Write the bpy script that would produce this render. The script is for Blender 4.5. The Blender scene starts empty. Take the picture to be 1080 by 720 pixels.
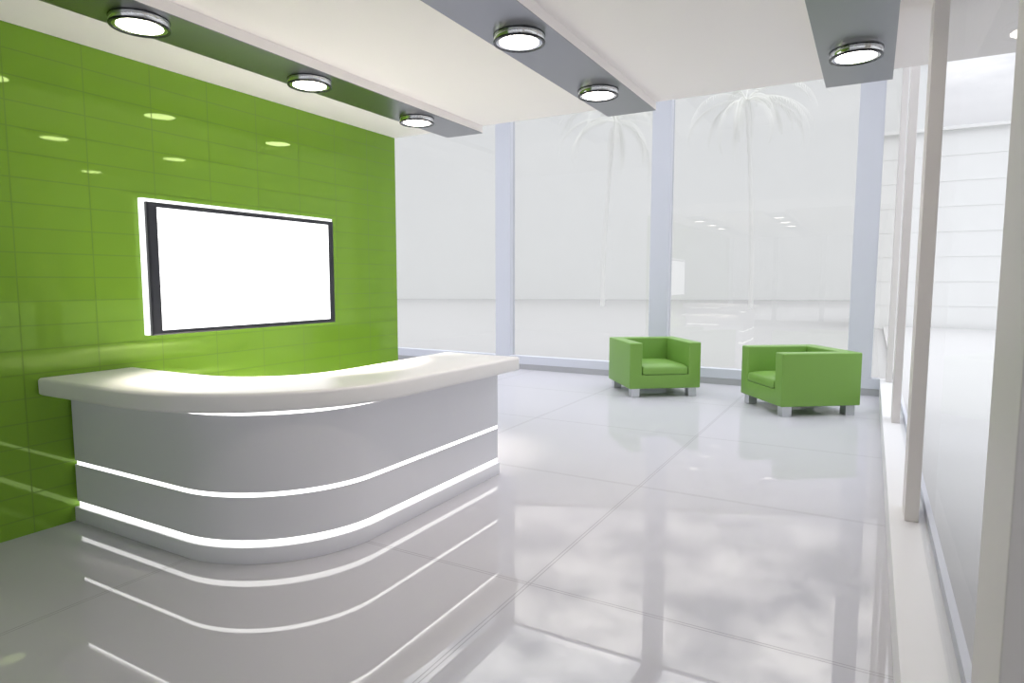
import bpy, bmesh, math, random
from mathutils import Vector, Matrix
random.seed(7)
scene = bpy.context.scene
COL = scene.collection
PI = math.pi

# ------------------------------------------------------------------ dimensions (metres)
ZC = 3.338          # reception ceiling
YE = 5.94           # end of green wall and of the low ceiling
YB = 10.84          # front face of the window wall frame
ZH = 5.25           # underside of the hall's glass roof
X_SILL = 5.038
ZS = 0.239

# ------------------------------------------------------------------ materials
def new_mat(name):
    m = bpy.data.materials.new(name); m.use_nodes = True
    nt = m.node_tree
    return m, nt, nt.nodes['Principled BSDF']

def simple(name, col, rough=0.5, metal=0.0, ior=1.5, noise=0.0, scale=40.0, bump=0.0, tint=None):
    m, nt, b = new_mat(name)
    b.inputs['Roughness'].default_value = rough
    b.inputs['Metallic'].default_value = metal
    b.inputs['IOR'].default_value = ior
    if tint: b.inputs['Specular Tint'].default_value = (*tint, 1)
    tc = nt.nodes.new('ShaderNodeTexCoord')
    n = nt.nodes.new('ShaderNodeTexNoise'); n.inputs['Scale'].default_value = scale
    n.inputs['Detail'].default_value = 3
    nt.links.new(tc.outputs['Object'], n.inputs['Vector'])
    mx = nt.nodes.new('ShaderNodeMix'); mx.data_type = 'RGBA'
    mx.inputs[6].default_value = (*[c*(1-noise) for c in col], 1)
    mx.inputs[7].default_value = (*[min(1, c*(1+noise)) for c in col], 1)
    nt.links.new(n.outputs['Fac'], mx.inputs[0])
    nt.links.new(mx.outputs[2], b.inputs['Base Color'])
    if bump:
        bp = nt.nodes.new('ShaderNodeBump'); bp.inputs['Strength'].default_value = bump
        bp.inputs['Distance'].default_value = 0.002
        nt.links.new(n.outputs['Fac'], bp.inputs['Height']); nt.links.new(bp.outputs[0], b.inputs['Normal'])
    return m

def emit(name, col, strength):
    m = bpy.data.materials.new(name); m.use_nodes = True
    nt = m.node_tree; nt.nodes.clear()
    o = nt.nodes.new('ShaderNodeOutputMaterial'); e = nt.nodes.new('ShaderNodeEmission')
    e.inputs[0].default_value = (*col, 1); e.inputs[1].default_value = strength
    nt.links.new(e.outputs[0], o.inputs[0])
    return m

def math_node(nt, op, a, b=None, c=None):
    n = nt.nodes.new('ShaderNodeMath'); n.operation = op
    for i, v in enumerate((a, b, c)):
        if v is None: continue
        if isinstance(v, (int, float)): n.inputs[i].default_value = v
        else: nt.links.new(v, n.inputs[i])
    return n.outputs[0]

def grid_mat(name, base, line, axes, rough, ior, mode, tint=None, noise=0.02, bump=0.3, coat=0.0, polish=0.0):
    """axes: list of (axis index, offset, spacing); joints procedural in object space"""
    m, nt, b = new_mat(name)
    b.inputs['Roughness'].default_value = rough; b.inputs['IOR'].default_value = ior
    b.inputs['Coat Weight'].default_value = coat
    if tint: b.inputs['Specular Tint'].default_value = (*tint, 1)
    tc = nt.nodes.new('ShaderNodeTexCoord'); sp = nt.nodes.new('ShaderNodeSeparateXYZ')
    nt.links.new(tc.outputs['Object'], sp.inputs[0])
    ds = []
    for ax, off, s in axes:
        v = math_node(nt, 'SUBTRACT', sp.outputs[ax], off - 40*s)
        ds.append(math_node(nt, 'PINGPONG', v, s/2))
    masks = []
    for d in ds:
        if mode == 'single':     # one thin joint
            masks.append(math_node(nt, 'LESS_THAN', d, 0.0042))
        else:                    # a pale joint between two dark tile edges
            e = math_node(nt, 'ABSOLUTE', math_node(nt, 'SUBTRACT', d, 0.0105))
            masks.append(math_node(nt, 'LESS_THAN', e, 0.0028))
    mk = math_node(nt, 'MAXIMUM', masks[0], masks[1])
    n = nt.nodes.new('ShaderNodeTexNoise'); n.inputs['Scale'].default_value = 1.3
    nt.links.new(tc.outputs['Object'], n.inputs['Vector'])
    m1 = nt.nodes.new('ShaderNodeMix'); m1.data_type = 'RGBA'
    m1.inputs[6].default_value = (*[c*(1-noise) for c in base], 1); m1.inputs[7].default_value = (*[c*(1+noise) for c in base], 1)
    nt.links.new(n.outputs['Fac'], m1.inputs[0])
    m2 = nt.nodes.new('ShaderNodeMix'); m2.data_type = 'RGBA'
    nt.links.new(mk, m2.inputs[0]); nt.links.new(m1.outputs[2], m2.inputs[6]); m2.inputs[7].default_value = (*line, 1)
    nt.links.new(m2.outputs[2], b.inputs['Base Color'])
    r = math_node(nt, 'MULTIPLY_ADD', mk, 0.3, rough); nt.links.new(r, b.inputs['Roughness'])
    if polish:               # waxed stone: even sheen over a matt body
        b.inputs['Specular IOR Level'].default_value = 0.0; b.inputs['Roughness'].default_value = 0.8
        nt.links.remove(b.inputs['Roughness'].links[0])
        g = nt.nodes.new('ShaderNodeBsdfGlossy'); g.inputs['Roughness'].default_value = rough
        g.inputs[0].default_value = (1, 1, 1, 1)
        ms = nt.nodes.new('ShaderNodeMixShader')
        fac = math_node(nt, 'MULTIPLY', math_node(nt, 'SUBTRACT', 1.0, math_node(nt, 'MULTIPLY', mk, 0.6)), polish)
        nt.links.new(fac, ms.inputs[0]); nt.links.new(b.outputs[0], ms.inputs[1]); nt.links.new(g.outputs[0], ms.inputs[2])
        nt.links.new(ms.outputs[0], nt.nodes['Material Output'].inputs[0])
    return m

def glass_mat(name, tint, ior=1.5, const=None, veil=0.0, veil_col=(0.9, 0.92, 0.92)):
    m = bpy.data.materials.new(name); m.use_nodes = True
    nt = m.node_tree; nt.nodes.clear()
    o = nt.nodes.new('ShaderNodeOutputMaterial')
    t = nt.nodes.new('ShaderNodeBsdfTransparent'); t.inputs[0].default_value = (*tint, 1)
    g = nt.nodes.new('ShaderNodeBsdfGlossy'); g.inputs['Roughness'].default_value = 0.0
    g.inputs[0].default_value = (1, 1, 1, 1)
    f = nt.nodes.new('ShaderNodeFresnel'); f.inputs[0].default_value = ior
    mx = nt.nodes.new('ShaderNodeMixShader')
    geo = nt.nodes.new('ShaderNodeNewGeometry')     # reflect on the entering face only (no refraction, so no total reflection inside)
    front = math_node(nt, 'SUBTRACT', 1.0, geo.outputs['Backfacing'])
    src = f.outputs[0] if const is None else const
    nt.links.new(math_node(nt, 'MULTIPLY', front, src), mx.inputs[0])
    nt.links.new(g.outputs[0], mx.inputs[2])
    if veil > 0:
        d = nt.nodes.new('ShaderNodeBsdfTranslucent'); d.inputs[0].default_value = (*veil_col, 1)
        m0 = nt.nodes.new('ShaderNodeMixShader'); m0.inputs[0].default_value = veil
        nt.links.new(t.outputs[0], m0.inputs[1]); nt.links.new(d.outputs[0], m0.inputs[2])
        nt.links.new(m0.outputs[0], mx.inputs[1])
    else:
        nt.links.new(t.outputs[0], mx.inputs[1])
    nt.links.new(mx.outputs[0], o.inputs[0])
    return m

M = {}
M['green_tile'] = grid_mat('green_glazed_tile', (0.175, 0.335, 0.034), (0.118, 0.235, 0.022),
                           [(1, 0.160, 0.4822), (2, ZC, 0.1613)], 0.03, 1.5, 'single', tint=(0.75, 1.0, 0.42), noise=0.03)
M['floor'] = grid_mat('polished_floor_tile', (0.51, 0.502, 0.538), (0.33, 0.325, 0.34),
                      [(0, 1.288, 1.977), (1, 3.077, 1.977)], 0.012, 1.5, 'double', noise=0.01, polish=0.175)
M['ceiling'] = simple('ceiling_paint', (0.93, 0.895, 0.875), 0.85, noise=0.005)
M['wall'] = simple('wall_paint', (0.74, 0.74, 0.75), 0.8, noise=0.005)
M['frame'] = simple('lavender_white_frame', (0.61, 0.625, 0.69), 0.45, noise=0.005)
M['post'] = simple('white_post_paint', (0.72, 0.685, 0.672), 0.45, noise=0.005)
M['base'] = simple('baseboard_grey', (0.40, 0.40, 0.42), 0.5, noise=0.01)
M['sill'] = simple('sill_white', (0.74, 0.735, 0.745), 0.35, noise=0.005)
M['desk'] = simple('desk_satin_grey', (0.70, 0.70, 0.74), 0.38, noise=0.004)
M['counter'] = simple('counter_white', (0.80, 0.79, 0.79), 0.30, noise=0.004)
M['mirror'] = simple('smoked_mirror', (0.28, 0.285, 0.30), 0.30, metal=1.0, noise=0.004)
M['leather'] = simple('green_upholstery', (0.165, 0.325, 0.055), 0.42, noise=0.04, scale=220, bump=0.15)
M['chrome'] = simple('chrome', (0.72, 0.72, 0.73), 0.12, metal=1.0, noise=0.01)
M['satin'] = simple('satin_steel', (0.62, 0.63, 0.65), 0.3, metal=1.0, noise=0.01)
M['dark_trim'] = simple('black_trim', (0.012, 0.014, 0.016), 0.25, noise=0.1)
M['bezel'] = simple('charcoal_bezel', (0.020, 0.022, 0.030), 0.3, noise=0.02)
M['lamp'] = emit('lamp_diffuser_glow', (1.0, 0.92, 0.83), 17.0)
M['screen'] = emit('screen_glow', (1.0, 1.0, 1.0), 2.2)
M['strip'] = emit('desk_strip_glow', (1.0, 0.99, 0.97), 2.6)
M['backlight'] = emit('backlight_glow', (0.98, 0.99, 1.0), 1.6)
M['glass'] = glass_mat('window_glass', (0.88, 0.88, 0.873), 1.7)
M['glass_clear'] = glass_mat('anti_glare_glass', (0.94, 0.945, 0.95), 1.5, const=0.06)
M['glass_roof'] = glass_mat('roof_glass', (0.92, 0.93, 0.93), 1.3)
M['villa'] = simple('pale_render', (0.78, 0.79, 0.78), 0.9, noise=0.02, scale=0.6)
M['ground'] = simple('pale_paving', (0.40, 0.40, 0.395), 0.9, noise=0.03, scale=0.8)
M['terrace'] = simple('white_terrace_paving', (0.47, 0.468, 0.462), 0.9, noise=0.01, scale=1.0)
M['siding'] = simple('white_siding', (0.80, 0.805, 0.79), 0.8, noise=0.02, scale=1.5)
M['palm'] = simple('haze_white_palm_leaf', (0.80, 0.81, 0.77), 0.6, noise=0.08, scale=5)  # haze of the washed-out view put into leaf and trunk colour
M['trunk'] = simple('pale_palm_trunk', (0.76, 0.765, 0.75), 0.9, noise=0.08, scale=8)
M['window_dark'] = simple('villa_window', (0.70, 0.72, 0.73), 0.2, noise=0.02)

# ------------------------------------------------------------------ mesh helpers
def link(name, bm, mat, parent=None, smooth=False, sharp=0.6):
    me = bpy.data.meshes.new(name)
    bmesh.ops.recalc_face_normals(bm, faces=bm.faces[:])
    if smooth:
        for f in bm.faces: f.smooth = True
        for e in bm.edges:
            if len(e.link_faces) == 2 and e.calc_face_angle(0) > sharp: e.smooth = False
    bm.to_mesh(me); bm.free()
    if mat: me.materials.append(mat)
    o = bpy.data.objects.new(name, me); COL.objects.link(o)
    if parent: o.parent = parent
    return o

def add_box(bm, x0, x1, y0, y1, z0, z1, bevel=0.0, seg=2):
    vs = [bm.verts.new((x, y, z)) for x in (x0, x1) for y in (y0, y1) for z in (z0, z1)]
    fs = [(0, 1, 3, 2), (4, 6, 7, 5), (0, 4, 5, 1), (2, 3, 7, 6), (0, 2, 6, 4), (1, 5, 7, 3)]
    nf = [bm.faces.new([vs[i] for i in f]) for f in fs]
    if bevel:
        es = list({e for f in nf for e in f.edges})
        bmesh.ops.bevel(bm, geom=es, offset=bevel, segments=seg, affect='EDGES', profile=0.5)

def box(name, x0, x1, y0, y1, z0, z1, mat, parent=None, bevel=0.0, seg=2):
    bm = bmesh.new(); add_box(bm, x0, x1, y0, y1, z0, z1, bevel, seg)
    return link(name, bm, mat, parent)

def prism(name, pts, z0, z1, mat, parent=None, bevel=0.0, seg=4):
    bm = bmesh.new()
    lo = [bm.verts.new((x, y, z0)) for x, y in pts]; hi = [bm.verts.new((x, y, z1)) for x, y in pts]
    n = len(pts)
    fb = bm.faces.new(lo[::-1]); ft = bm.faces.new(hi)
    for i in range(n): bm.faces.new((lo[i], lo[(i+1) % n], hi[(i+1) % n], hi[i]))
    if bevel:
        es = list(ft.edges) + list(fb.edges)
        bmesh.ops.bevel(bm, geom=es, offset=bevel, segments=seg, affect='EDGES', profile=0.5)
    big = [f for f in bm.faces if len(f.verts) > 4]
    bmesh.ops.triangulate(bm, faces=big)
    return link(name, bm, mat, parent, smooth=True, sharp=0.5)

def band(name, outer, inner, z0, z1, mat, parent=None, bevel=0.0, seg=4):
    """solid strip between two curves of equal point count"""
    bm = bmesh.new(); n = len(outer)
    V = [[bm.verts.new((x, y, z)) for x, y in c] for c, z in ((outer, z0), (outer, z1), (inner, z1), (inner, z0))]
    rim = []
    for i in range(n-1):
        for a in range(4):
            b = (a+1) % 4
            bm.faces.new((V[a][i], V[a][i+1], V[b][i+1], V[b][i]))
    bm.faces.new([V[a][0] for a in range(4)]); bm.faces.new([V[a][-1] for a in (3, 2, 1, 0)])
    bmesh.ops.recalc_face_normals(bm, faces=bm.faces[:])
    if bevel:
        es = [e for e in bm.edges if len(e.link_faces) == 2 and e.calc_face_angle(0) > 1.0]
        bmesh.ops.bevel(bm, geom=es, offset=bevel, segments=seg, affect='EDGES', profile=0.5)
    return link(name, bm, mat, parent, smooth=True, sharp=0.5)

def lathe(name, prof, mat, parent=None, seg=64, closed=False, loc=(0, 0, 0), sharp=0.6):
    bm = bmesh.new(); rings = []
    for k in range(seg):
        a = 2*PI*k/seg
        rings.append([bm.verts.new((loc[0]+r*math.cos(a), loc[1]+r*math.sin(a), loc[2]+z)) for r, z in prof])
    m = len(prof)
    for k in range(seg):
        A, B = rings[k], rings[(k+1) % seg]
        for i in range(m if closed else m-1):
            j = (i+1) % m
            bm.faces.new((A[i], B[i], B[j], A[j]))
    bmesh.ops.remove_doubles(bm, verts=bm.verts[:], dist=1e-5)
    return link(name, bm, mat, parent, smooth=True, sharp=sharp)

def catmull(pts, per=8):
    out = []; n = len(pts)
    for i in range(n-1):
        p0 = pts[max(i-1, 0)]; p1 = pts[i]; p2 = pts[i+1]; p3 = pts[min(i+2, n-1)]
        for k in range(per):
            t = k/per
            out.append(tuple(0.5*(2*b + (c-a)*t + (2*a-5*b+4*c-d)*t*t + (-a+3*b-3*c+d)*t**3)
                             for a, b, c, d in zip(p0, p1, p2, p3)))
    out.append(tuple(pts[-1])); return out

def resample(pts, n):
    L = [0.0]
    for a, b in zip(pts, pts[1:]): L.append(L[-1] + math.dist(a, b))
    out = []; j = 0
    for k in range(n):
        s = L[-1]*k/(n-1)
        while j < len(L)-2 and L[j+1] < s: j += 1
        t = (s-L[j])/max(1e-9, L[j+1]-L[j])
        out.append(tuple(a+(b-a)*min(1, t) for a, b in zip(pts[j], pts[j+1])))
    return out

def thing(name, label, cat, loc=(0, 0, 0), rz=0.0, group=None):
    o = bpy.data.objects.new(name, None); COL.objects.link(o)
    o.location = loc; o.rotation_euler = (0, 0, rz)
    o['label'] = label; o['category'] = cat
    if group: o['group'] = group
    o.empty_display_size = 0.1
    return o

def struct(o):
    o['kind'] = 'structure'; return o

def struct_root(name, loc=(0, 0, 0)):
    o = bpy.data.objects.new(name, None); COL.objects.link(o); o.location = loc
    return struct(o)

def copy_tree(o, parent=None):
    c = o.copy(); COL.objects.link(c); c.parent = parent
    for ch in list(o.children): copy_tree(ch, c)
    return c

# ------------------------------------------------------------------ the room shell
YR = -4.0           # rear of the reception, behind the photographer
XL = -6.2           # far left of the hall
POSTS_Y = [10.70, 7.63, 4.50, 1.405, -1.69]
MULL_X = [-4.49, -1.404, 1.683, 4.762]

struct(box('floor', XL, 5.27, YR-0.2, 11.10, -0.20, 0.0, M['floor']))
struct(box('ceiling', -0.15, 15.0, YR-0.2, YE, ZC, ZC+0.22, M['ceiling']))  # overhang past the glass lengthened out of view to shade the right side
struct(box('wall_left', -0.15, 0.0, YR, YE, 0.0, ZC, M['green_tile']))
struct(box('wall_hall_left', XL-0.15, XL, 2.0, 11.1, 0.0, ZH, M['wall']))
struct(box('wall_hall_front', XL, -0.15, 1.85, 2.0, 0.0, ZH, M['wall']))
struct(box('wall_above_ceiling', -0.15, 5.30, YE-0.2, YE, ZC+0.22, ZH, M['wall']))

# back window wall
w = struct_root('window_1', (0, YB, 0))
def wb(name, x0, x1, y0, y1, z0, z1, mat, bev=0.0):
    return box(name, x0, x1, y0-YB, y1-YB, z0, z1, mat, w, bev)
wb('bottom_rail', XL, X_SILL, YB, YB+0.16, 0.103, 0.259, M['frame'], 0.004)
wb('kick_board', XL, X_SILL, YB+0.006, YB+0.16, 0.0, 0.103, M['base'])
for x in MULL_X:
    wb('mullion', x-0.164, x+0.164, YB, YB+0.20, 0.259, ZH+0.02, M['frame'], 0.006)
edges = [XL] + MULL_X + [5.19]
for a, b in zip(edges, edges[1:]):
    wb('glass_pane', a+(0.16 if a != XL else 0), b-(0.16 if b != 5.19 else 0), YB+0.105, YB+0.117, 0.259, ZH, M['glass'])
wb('top_rail', XL, 5.30, YB+0.09, YB+0.13, ZH, ZH+0.05, M['frame'])

# right window wall
w = struct_root('window_2', (5.2, 0, 0))
def wr(name, x0, x1, y0, y1, z0, z1, mat, bev=0.0):
    return box(name, x0-5.2, x1-5.2, y0, y1, z0, z1, mat, w, bev)
wr('window_sill', X_SILL, 5.27, YR, 11.04, 0.0, ZS, M['sill'], 0.004)
wr('bottom_rail', 5.232, 5.264, YR, 10.95, ZS, 0.302, M['frame'], 0.003)
for y in POSTS_Y:
    top = ZH if y > YE else ZC
    wr('post', 5.117, 5.192, y, y+0.30, ZS, top, M['post'], 0.003)
wr('glass_pane', 5.1935, 5.2035, YE, 10.95, ZS, ZH, M['glass_clear'])
wr('glass_pane', 5.1935, 5.2035, YR, YE-0.004, ZS, ZC, M['glass_clear'])
wr('top_rail', 5.15, 5.29, YE, 10.95, ZH, ZH+0.16, M['frame'])

# added rear glazing, unseen, lets in daylight to fill desk and green wall
w = struct_root('window_added_rear', (0, YR, 0))
box('window_sill', 0.0, X_SILL, -0.20, 0.0, 0.0, ZS, M['sill'], w)
for x in (0.08, 1.683, 3.3, 4.94):
    box('mullion', x-0.08, x+0.08, -0.16, 0.0, ZS, ZC, M['frame'], w)
box('glass_pane', 0.0, 5.20, -0.112, -0.10, ZS, ZC, M['glass_clear'], w)

# glass roof over the hall
w = struct_root('window_3', (0, YE, ZH))
for x in MULL_X:
    box('roof_beam', x-0.164, x+0.164, 0.0, YB-YE+0.2, 0.0, 0.22, M['frame'], w)
    bm = bmesh.new(); bmesh.ops.create_cone(bm, cap_ends=True, segments=16, radius1=0.045, radius2=0.045, depth=0.40,
        matrix=Matrix.Translation((x, YB-YE+0.06, 0.06)) @ Matrix.Rotation(PI/2, 4, 'Y'))
    link('bolt', bm, M['frame'], w)
box('roof_pane', XL, 5.25, 0.0, YB-YE+0.2, 0.225, 0.237, M['glass_roof'], w)

# ------------------------------------------------------------------ ceiling panels with mirror undersides
BX = [(0.740, 1.197), (2.602, 3.070), (4.477, 4.944)]
plabels = ['long dropped ceiling panel with mirror underside nearest the green wall',
           'long dropped ceiling panel with mirror underside between the other two panels',
           'long dropped ceiling panel with mirror underside nearest the right window wall']
for (a, b), lab in zip(BX, plabels):
    cx = (a+b)/2
    t = thing('ceiling_panel', lab, 'ceiling panel', (cx, 1.0, 3.262), 0, 'dropped ceiling panels')
    box('panel_body', a-cx, b-cx, YR-0.9, YE-1.003, 0.004, ZC-3.262-0.0005, M['ceiling'], t)
    box('mirror_sheet', a-cx, b-cx, YR-0.9, YE-1.003, 0.0, 0.004, M['mirror'], t)

def make_lamp(loc, lab):
    t = thing('ceiling_lamp', lab, 'ceiling lamp', loc, 0, 'round lamps under the ceiling panels')
    lathe('ring', [(0.126, -0.002), (0.1635, -0.002), (0.1635, -0.043), (0.158, -0.047), (0.150, -0.047), (0.1275, -0.043)],
          M['chrome'], t, closed=True, sharp=1.2)
    lathe('upper_shade_ring', [(0.1630, 0.0), (0.1670, 0.0), (0.1670, -0.005), (0.1630, -0.005)], M['dark_trim'], t, closed=True)  # thin black ring for the contact shadow and dark reflection at the panel
    lathe('lower_trim', [(0.1480, -0.0465), (0.1630, -0.0390), (0.1662, -0.0410), (0.1662, -0.0480), (0.1630, -0.0515), (0.1500, -0.0515)], M['dark_trim'], t, closed=True)
    lathe('diffuser', [(0.0, -0.042), (0.1265, -0.042), (0.1265, -0.035), (0.0, -0.035)], M['lamp'], t)
    return t

BXC = [0.9685, 2.836, 4.7105]
LY = [2.405, 3.742, 5.10]
names = {
 (0, 0): 'round chrome-ringed ceiling lamp on the panel beside the green wall, nearest the viewer',
 (0, 1): 'round chrome-ringed ceiling lamp on the panel beside the green wall, middle of its row',
 (0, 2): 'round chrome-ringed ceiling lamp on the panel beside the green wall, farthest of its row',
 (1, 1): 'larger-looking round chrome-ringed lamp of the two on the middle ceiling panel',
 (1, 2): 'round chrome-ringed lamp at the far end of the middle ceiling panel',
 (2, 2): 'round chrome-ringed ceiling lamp at the far end of the panel by the right windows',
 (1, 0): 'round ceiling lamp on the middle panel nearest the viewer, above the top of the picture',
 (2, 0): 'round ceiling lamp nearest the viewer on the panel by the right windows, overhead',
 (2, 1): 'round ceiling lamp midway along the panel by the right windows, just above the picture'}
lamp0 = None
for (i, j), lab in names.items():
    loc = (BXC[i], LY[j], 3.262)
    if lamp0 is None: lamp0 = make_lamp(loc, lab)
    else:
        c = copy_tree(lamp0); c.location = loc; c['label'] = lab

# light thrown by the lamps themselves (narrow beams straight down, strongest over the desk)
for i in range(3):
    for y in LY:
        l = bpy.data.lights.new('lamp_beam', 'SPOT'); l.energy = {0: {2.405: 620, 3.742: 2900, 5.10: 500}[y], 1: 50, 2: 20}[i]; l.color = (1.0, 0.90, 0.80)
        l.spot_size = math.radians((42 if y < 3 else 50) if i == 0 else 95); l.spot_blend = 0.9; l.shadow_soft_size = 0.11
        lo = bpy.data.objects.new('lamp_beam', l); COL.objects.link(lo); lo.location = (BXC[i], y, 3.204)
        if i == 0 and y < 3: lo.rotation_euler = (math.radians(13), 0, 0)

# ------------------------------------------------------------------ wall screen
t = thing('wall_screen', 'large flat screen with black bezel and glowing white surround on green tiles', 'screen', (0, 3.89, 1.8))
def tv(name, x0, x1, y0, y1, z0, z1, mat, bev=0.0):
    return box(name, x0, x1, y0-3.89, y1-3.89, z0-1.8, z1-1.8, mat, t, bev)
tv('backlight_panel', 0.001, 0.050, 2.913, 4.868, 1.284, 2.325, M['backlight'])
# bezel as a picture-frame shaped solid
bm = bmesh.new()
o_ = [(2.930, 1.281), (4.854, 1.281), (4.854, 2.297), (2.930, 2.297)]
i_ = [(3.009, 1.317), (4.787, 1.317), (4.787, 2.261), (3.009, 2.261)]
m_ = [(y + (0.016 if y < 3.9 else -0.013), z + (0.012 if z < 1.8 else -0.012)) for y, z in o_]
def ring_of(pts, x): return [bm.verts.new((x, y-3.89, z-1.8)) for y, z in pts]
R = [ring_of(o_, 0.050), ring_of(o_, 0.076), ring_of(m_, 0.083), ring_of(i_, 0.080), ring_of(i_, 0.050)]
for a, b in zip(R, R[1:]+R[:1]):
    for k in range(4): bm.faces.new((a[k], a[(k+1) % 4], b[(k+1) % 4], b[k]))
link('bezel', bm, M['bezel'], t)
tv('display', 0.050, 0.0765, 3.009, 4.787, 1.317, 2.261, M['screen'])

# ------------------------------------------------------------------ reception desk
desk = thing('reception_desk', 'curved white reception desk with glowing light strips against green tiled wall', 'reception desk', (1.2, 3.3, 0))
def D(pts): return [(x-1.2, y-3.3) for x, y in pts]
def body_path(off, x0=0.02, yend=4.775, n=40):
    cx, cy, r = 1.25, 3.165, 0.81+off
    pts = [(x0, cy-r), (x0+(cx-x0)*0.5, cy-r)]
    for k in range(n+1):
        a = -PI/2 + PI/2*k/n
        pts.append((cx+r*math.cos(a), cy+r*math.sin(a)))
    pts += [(cx+r, (cy+yend)/2), (cx+r, yend)]
    return pts
def dband(name, off, thick, z0, z1, mat, x0=0.02, bev=0.0, yend=4.775):
    return band(name, D(body_path(off, x0, yend)), D(body_path(off-thick, x0, yend)), z0, z1, mat, desk, bev, 2)
dband('plinth', 0.012, 0.14, 0.0, 0.103, M['desk'], 0.003, 0.003, 4.79)
dband('lower_light_strip', -0.004, 0.10, 0.103, 0.146, M['strip'], 0.04)
dband('lower_panel', 0.0, 0.12, 0.146, 0.411, M['desk'], 0.02)
dband('middle_light_strip', -0.004, 0.10, 0.411, 0.439, M['strip'], 0.04)
dband('upper_panel', 0.0, 0.12, 0.439, 0.908, M['desk'], 0.02)
dband('upper_light_strip', -0.004, 0.10, 0.908, 0.932, M['strip'], 0.04)
outer = catmull([(0.003, 2.160), (0.30, 2.160), (0.62, 2.160), (0.90, 2.163), (1.10, 2.178), (1.31, 2.222), (1.506, 2.305), (1.65, 2.385),
                 (1.780, 2.487), (1.93, 2.650), (2.076, 2.870), (2.165, 3.106), (2.205, 3.40), (2.222, 3.82), (2.238, 4.30), (2.252, 4.835)], 8)
inner = catmull([(0.003, 2.810), (0.30, 2.808), (0.55, 2.808), (0.80, 2.815), (0.95, 2.830), (1.083, 2.870), (1.22, 2.945),
                 (1.34, 3.056), (1.43, 3.20), (1.480, 3.40), (1.492, 3.70), (1.486, 4.132), (1.475, 4.50), (1.470, 4.835)], 8)
outer = resample(outer, 90); inner = resample(inner, 90)
band('countertop', D(outer), D(inner), 0.932, 1.050, M['counter'], desk, 0.022, 5)
ws_in = body_path(-0.70); ws_out = body_path(-0.12)
band('work_surface', D(ws_out), D(ws_in), 0.70, 0.74, M['counter'], desk, 0.004, 2)
box('support_panel', 1.42-1.2, 1.94-1.2, 4.70-3.3, 4.74-3.3, 0.0, 0.70, M['desk'], desk)

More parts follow.
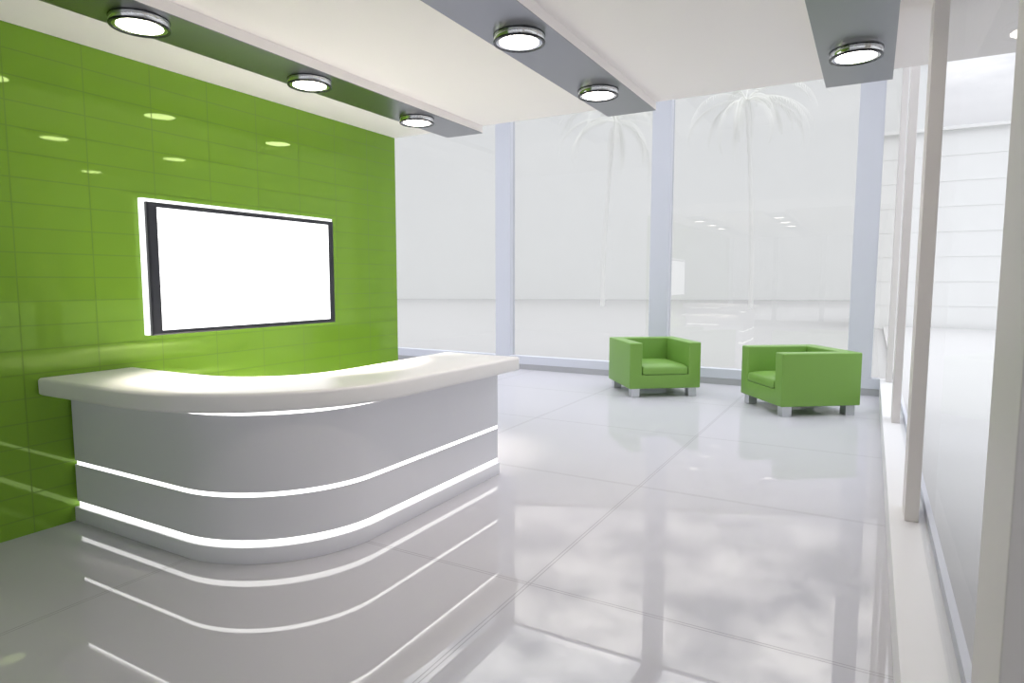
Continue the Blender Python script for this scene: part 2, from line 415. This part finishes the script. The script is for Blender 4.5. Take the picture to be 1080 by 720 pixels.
# ------------------------------------------------------------------ armchairs
def make_armchair(lab):
    W, Dp, H, hl = 1.085, 1.065, 0.806, 0.130
    aw, bt, zs = 0.185, 0.20, 0.335
    t = thing('armchair', lab, 'armchair', (0, 0, 0), 0, 'green armchairs by the back windows')
    xs = [-W/2, -W/2+aw, W/2-aw, W/2]; ys = [-Dp/2, Dp/2-bt, Dp/2]; zz = [hl, zs, H]
    def filled(i, j, k):
        if not (0 <= i < 3 and 0 <= j < 2 and 0 <= k < 2): return False
        return not (i == 1 and j == 0 and k == 1)
    bm = bmesh.new(); vm = {}
    def v(i, j, k):
        if (i, j, k) not in vm: vm[(i, j, k)] = bm.verts.new((xs[i], ys[j], zz[k]))
        return vm[(i, j, k)]
    for i in range(3):
        for j in range(2):
            for k in range(2):
                if not filled(i, j, k): continue
                for ax, d in ((0, -1), (0, 1), (1, -1), (1, 1), (2, -1), (2, 1)):
                    nb = [i, j, k]; nb[ax] += d
                    if filled(*nb): continue
                    c = [i, j, k]
                    if d > 0: c[ax] += 1
                    o1, o2 = [a for a in range(3) if a != ax]
                    q = []
                    for s1, s2 in ((0, 0), (1, 0), (1, 1), (0, 1)):
                        e = list(c); e[o1] += s1; e[o2] += s2; q.append(v(*e))
                    bm.faces.new(q)
    bmesh.ops.recalc_face_normals(bm, faces=bm.faces[:])
    es = [e for e in bm.edges if len(e.link_faces) == 2 and e.calc_face_angle(0) > 0.5 and e.calc_face_angle_signed(0) > 0]
    bmesh.ops.bevel(bm, geom=es, offset=0.018, segments=4, affect='EDGES', profile=0.5)
    def piece(name, cuts):
        b2 = bm.copy()
        for co, no in cuts:       # keep the side the normal points away from
            r = bmesh.ops.bisect_plane(b2, geom=b2.verts[:]+b2.edges[:]+b2.faces[:], dist=1e-6, plane_co=co, plane_no=no, clear_outer=True)
            ce = [g for g in r['geom_cut'] if isinstance(g, bmesh.types.BMEdge)]
            bmesh.ops.edgenet_fill(b2, edges=ce)
        return link(name, b2, M['leather'], t, smooth=True, sharp=0.9)
    xa = W/2-aw-0.0005
    piece('armrest', [((-xa, 0, 0), (1, 0, 0))])
    piece('armrest', [((xa, 0, 0), (-1, 0, 0))])
    yb = Dp/2-bt-0.0005
    mid = [((-xa, 0, 0), (-1, 0, 0)), ((xa, 0, 0), (1, 0, 0))]
    piece('backrest', mid + [((0, yb, 0), (0, -1, 0))])
    piece('seat_base', mid + [((0, yb, 0), (0, 1, 0))])
    bm.free()
    # puffy cushion
    bm = bmesh.new()
    cw, y0, y1, z0, z1 = W/2-aw-0.012, -Dp/2-0.004, Dp/2-bt-0.004, zs+0.003, zs+0.130
    add_box(bm, -cw, cw, y0, y1, z0, z1, 0.0)
    bmesh.ops.subdivide_edges(bm, edges=bm.edges[:], cuts=7, use_grid_fill=True)
    for vv in bm.verts:
        u = vv.co.x/cw; s = (vv.co.y-y0)/(y1-y0)*2-1; h = (vv.co.z-z0)/(z1-z0)
        crown = (1-u**4)*(1-abs(s)**6)
        vv.co.z += 0.022*crown*h
        f = max(0, -s)**6
        vv.co.z -= 0.016*f*h*h
        vv.co.y += 0.020*f*h**3
        vv.co.x *= 1-0.02*(2*h-1)**2
    o = link('seat_cushion', bm, M['leather'], t, smooth=True, sharp=3)
    mod = o.modifiers.new('soft', 'BEVEL'); mod.width = 0.012; mod.segments = 3; mod.limit_method = 'ANGLE'; mod.angle_limit = 0.9
    for sx in (-1, 1):
        for sy in (-1, 1):
            cx = sx*(W/2-0.105); cy = sy*(Dp/2-0.105)
            box('leg', cx-0.062, cx+0.062, cy-0.062, cy+0.062, 0.0, hl+0.001, M['satin'], t, 0.004)
    return t
def place_chair(c, bx, by, r, front_is_b):
    ca, sa = math.cos(r), math.sin(r)
    cx = bx + 0.543*ca - 0.533*sa; cy = by + 0.543*sa + 0.533*ca
    c.location = (cx, cy, 0); c.rotation_euler = (0, 0, r-PI/2 if front_is_b else r)
ch1 = make_armchair('green box armchair seen from its front, left of the other one')
place_chair(ch1, 1.861, 8.896, 0.652, False)
ch2 = copy_tree(ch1); ch2['label'] = 'green box armchair turned side-on, nearest the right window wall'
place_chair(ch2, 3.941, 8.534, 0.629, True)

# ------------------------------------------------------------------ outside
struct(box('ground', -60, 70, -30, 90, -0.5, -0.22, M['ground']))

struct(box('terrace', 5.31, 40, -12, 29.8, -0.21, -0.10, M['terrace']))

def building(name, lab, loc, rz, L, Dp, H, mat, course, win):
    t = thing(name, lab, 'building', loc, rz)
    bm = bmesh.new(); n = max(1, int(H/course)); h = H/n
    # front face built of shallow overlapping courses
    prof = []
    for k in range(n):
        prof += [(-0.014, k*h), (0.0, (k+1)*h-0.004), ]
    pts = [(0.0+p[0], p[1]) for p in prof] + [(0.0, H), (Dp, H), (Dp, 0)]
    A = [bm.verts.new((0, y, z)) for y, z in pts]; B = [bm.verts.new((L, y, z)) for y, z in pts]
    m = len(pts)
    for i in range(m):
        j = (i+1) % m; bm.faces.new((A[i], A[j], B[j], B[i]))
    bm.faces.new(A[::-1]); bm.faces.new(B)
    link('wall', bm, mat, t)
    box('roof_edge', -0.15, L+0.15, -0.15, Dp+0.15, H, H+0.12, mat, t)
    for x0, x1, z0, z1 in win:
        f = box('window', x0, x1, -0.06, 0.05, z0, z1, mat, t)
        box('pane', x0+0.08, x1-0.08, -0.065, -0.05, z0+0.08, z1-0.08, M['window_dark'], f)
    return t
# pale villa behind the back windows
ang = math.atan2(12.6, 29.5)
dx, dy = math.cos(ang), math.sin(ang)
building('villa', 'long pale rendered building filling the view behind the back windows', (0.77-dx*54, 72.6-dy*54, -0.22), ang, 63, 12, 23.0,
         M['villa'], 30.0, [])
building('clapboard_building', 'white clapboard building outside the right windows under the sky', (4.95, 30.0, -0.22), 0.0, 28, 6, 7.65,
         M['siding'], 0.9, [])

def palm(lab, x, y, h, lean, seed, n=20, size=2.6):
    rnd = random.Random(seed)
    t = thing('palm_tree', lab, 'palm tree', (x, y, -0.22))
    # trunk
    bm = bmesh.new(); rings = []; K = 22
    for k in range(K+1):
        s = k/K; cx = lean*s*s; r = 0.17-0.07*s + (0.012 if k % 2 else 0)
        rings.append([bm.verts.new((cx+r*math.cos(a), r*math.sin(a), h*s)) for a in [2*PI*i/10 for i in range(10)]])
    for a, b in zip(rings, rings[1:]):
        for i in range(10): bm.faces.new((a[i], a[(i+1) % 10], b[(i+1) % 10], b[i]))
    bm.faces.new(rings[-1]); bm.faces.new(rings[0][::-1])
    link('trunk', bm, M['trunk'], t, smooth=True)
    for f in range(n):
        bm = bmesh.new()
        az = 2*PI*f/n*2.4 + rnd.uniform(-.3, .3); up = rnd.uniform(-0.1, 1.2); L = size*rnd.uniform(.8, 1.15)
        K = 16; P = []; pos = Vector((lean, 0, h)); el = up
        for k in range(K+1):
            P.append(pos.copy()); d = Vector((math.cos(az)*math.cos(el), math.sin(az)*math.cos(el), math.sin(el)))
            pos = pos + d*(L/K); el -= (0.09 + 0.10*k/K)
        side = Vector((-math.sin(az), math.cos(az), 0))
        for k in range(K):
            a, b = P[k], P[k+1]; w0 = 0.028*(1-k/K)+0.006
            up_ = (b-a).cross(side).normalized()
            v = [bm.verts.new(a+side*w0), bm.verts.new(a-side*w0), bm.verts.new(a+up_*w0), bm.verts.new(b+side*w0*.9), bm.verts.new(b-side*w0*.9), bm.verts.new(b+up_*w0*.9)]
            for q in ((0, 3, 4, 1), (1, 4, 5, 2), (2, 5, 3, 0)): bm.faces.new([v[i] for i in q])
            if k < 2: continue
            for sgn in (-1, 1):
                for rep in range(2):
                    o = a.lerp(b, rep*.5); ll = 0.55*math.sin(PI*min(1, (k+2)/(K+2)))*rnd.uniform(.8, 1.1)+.08
                    dirn = (side*sgn*0.8 + (b-a).normalized()*0.6 + Vector((0, 0, -0.55))).normalized()
                    wv = (b-a).normalized()*0.022
                    p0, p1, p2, p3 = o-wv, o+wv, o+dirn*ll*.55+wv*.9, o+dirn*ll+Vector((0, 0, -.08*ll))
                    p4 = o+dirn*ll*.55-wv*.9
                    bm.faces.new([bm.verts.new(p) for p in (p0, p4, p3, p2, p1)])
        link('frond', bm, M['palm'], t)
    return t
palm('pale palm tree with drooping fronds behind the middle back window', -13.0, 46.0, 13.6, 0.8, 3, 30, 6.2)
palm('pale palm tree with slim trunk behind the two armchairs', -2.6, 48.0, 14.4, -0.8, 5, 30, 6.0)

# ------------------------------------------------------------------ sky (overcast: brighter towards the zenith, broken cloud)
wd = bpy.data.worlds.new('overcast_sky'); scene.world = wd; wd.use_nodes = True
nt = wd.node_tree; nt.nodes.clear()
out = nt.nodes.new('ShaderNodeOutputWorld'); bg = nt.nodes.new('ShaderNodeBackground')
tc = nt.nodes.new('ShaderNodeTexCoord'); sp = nt.nodes.new('ShaderNodeSeparateXYZ')
nt.links.new(tc.outputs['Generated'], sp.inputs[0])
zc = math_node(nt, 'MAXIMUM', sp.outputs[2], 0.0)
lum = math_node(nt, 'MULTIPLY_ADD', zc, 1.0, 0.075)
zz = math_node(nt, 'ADD', zc, 0.18)
cx = math_node(nt, 'DIVIDE', sp.outputs[0], zz); cy = math_node(nt, 'DIVIDE', sp.outputs[1], zz)
cb = nt.nodes.new('ShaderNodeCombineXYZ'); nt.links.new(cx, cb.inputs[0]); nt.links.new(cy, cb.inputs[1])
n1 = nt.nodes.new('ShaderNodeTexNoise'); n1.inputs['Scale'].default_value = 5.2; n1.inputs['Detail'].default_value = 8
n1.inputs['Roughness'].default_value = 0.55
nt.links.new(cb.outputs[0], n1.inputs['Vector'])
cr = nt.nodes.new('ShaderNodeValToRGB')
e = cr.color_ramp.elements
e[0].position = 0.38; e[0].color = (0.40, 0.43, 0.50, 1)
e[1].position = 0.64; e[1].color = (1.42, 1.40, 1.41, 1)
ctr = nt.nodes.new('ShaderNodeMapRange')          # the cloud deck flattens out towards the horizon
ctr.inputs[1].default_value = 0.22; ctr.inputs[2].default_value = 0.42; ctr.inputs[3].default_value = 0.04; ctr.inputs[4].default_value = 1.0
nt.links.new(zc, ctr.inputs[0])
dv = math_node(nt, 'SUBTRACT', n1.outputs['Fac'], 0.52)
fc = math_node(nt, 'MULTIPLY_ADD', dv, ctr.outputs[0], 0.52)
nt.links.new(fc, cr.inputs[0])
mul = nt.nodes.new('ShaderNodeVectorMath'); mul.operation = 'SCALE'
nt.links.new(cr.outputs[0], mul.inputs[0]); nt.links.new(lum, mul.inputs[3])
nt.links.new(mul.outputs[0], bg.inputs[0]); bg.inputs[1].default_value = 3.3
nt.links.new(bg.outputs[0], out.inputs[0])

# ------------------------------------------------------------------ camera
yaw, pit, f = 0.5110, 0.0939, 675.93
cam = bpy.data.cameras.new('camera'); co = bpy.data.objects.new('camera', cam); COL.objects.link(co)
co.location = (4.882, 0.0, 1.70)
co.rotation_euler = (PI/2 - pit, -0.0005, yaw)
cam.sensor_width = 36; cam.lens = f/1080*36; cam.clip_end = 300
scene.camera = co

# ------------------------------------------------------------------ view
scene.view_settings.view_transform = 'Standard'
scene.view_settings.look = 'None'
scene.view_settings.exposure = 0.09
scene.view_settings.gamma = 1.0
scene.view_settings.use_curve_mapping = False
scene.cycles.max_bounces = 14; scene.cycles.diffuse_bounces = 6; scene.cycles.glossy_bounces = 6
scene.cycles.transparent_max_bounces = 16
scene.cycles.use_denoising = True
scene.cycles.sample_clamp_indirect = 8
scene.cycles.caustics_reflective = True
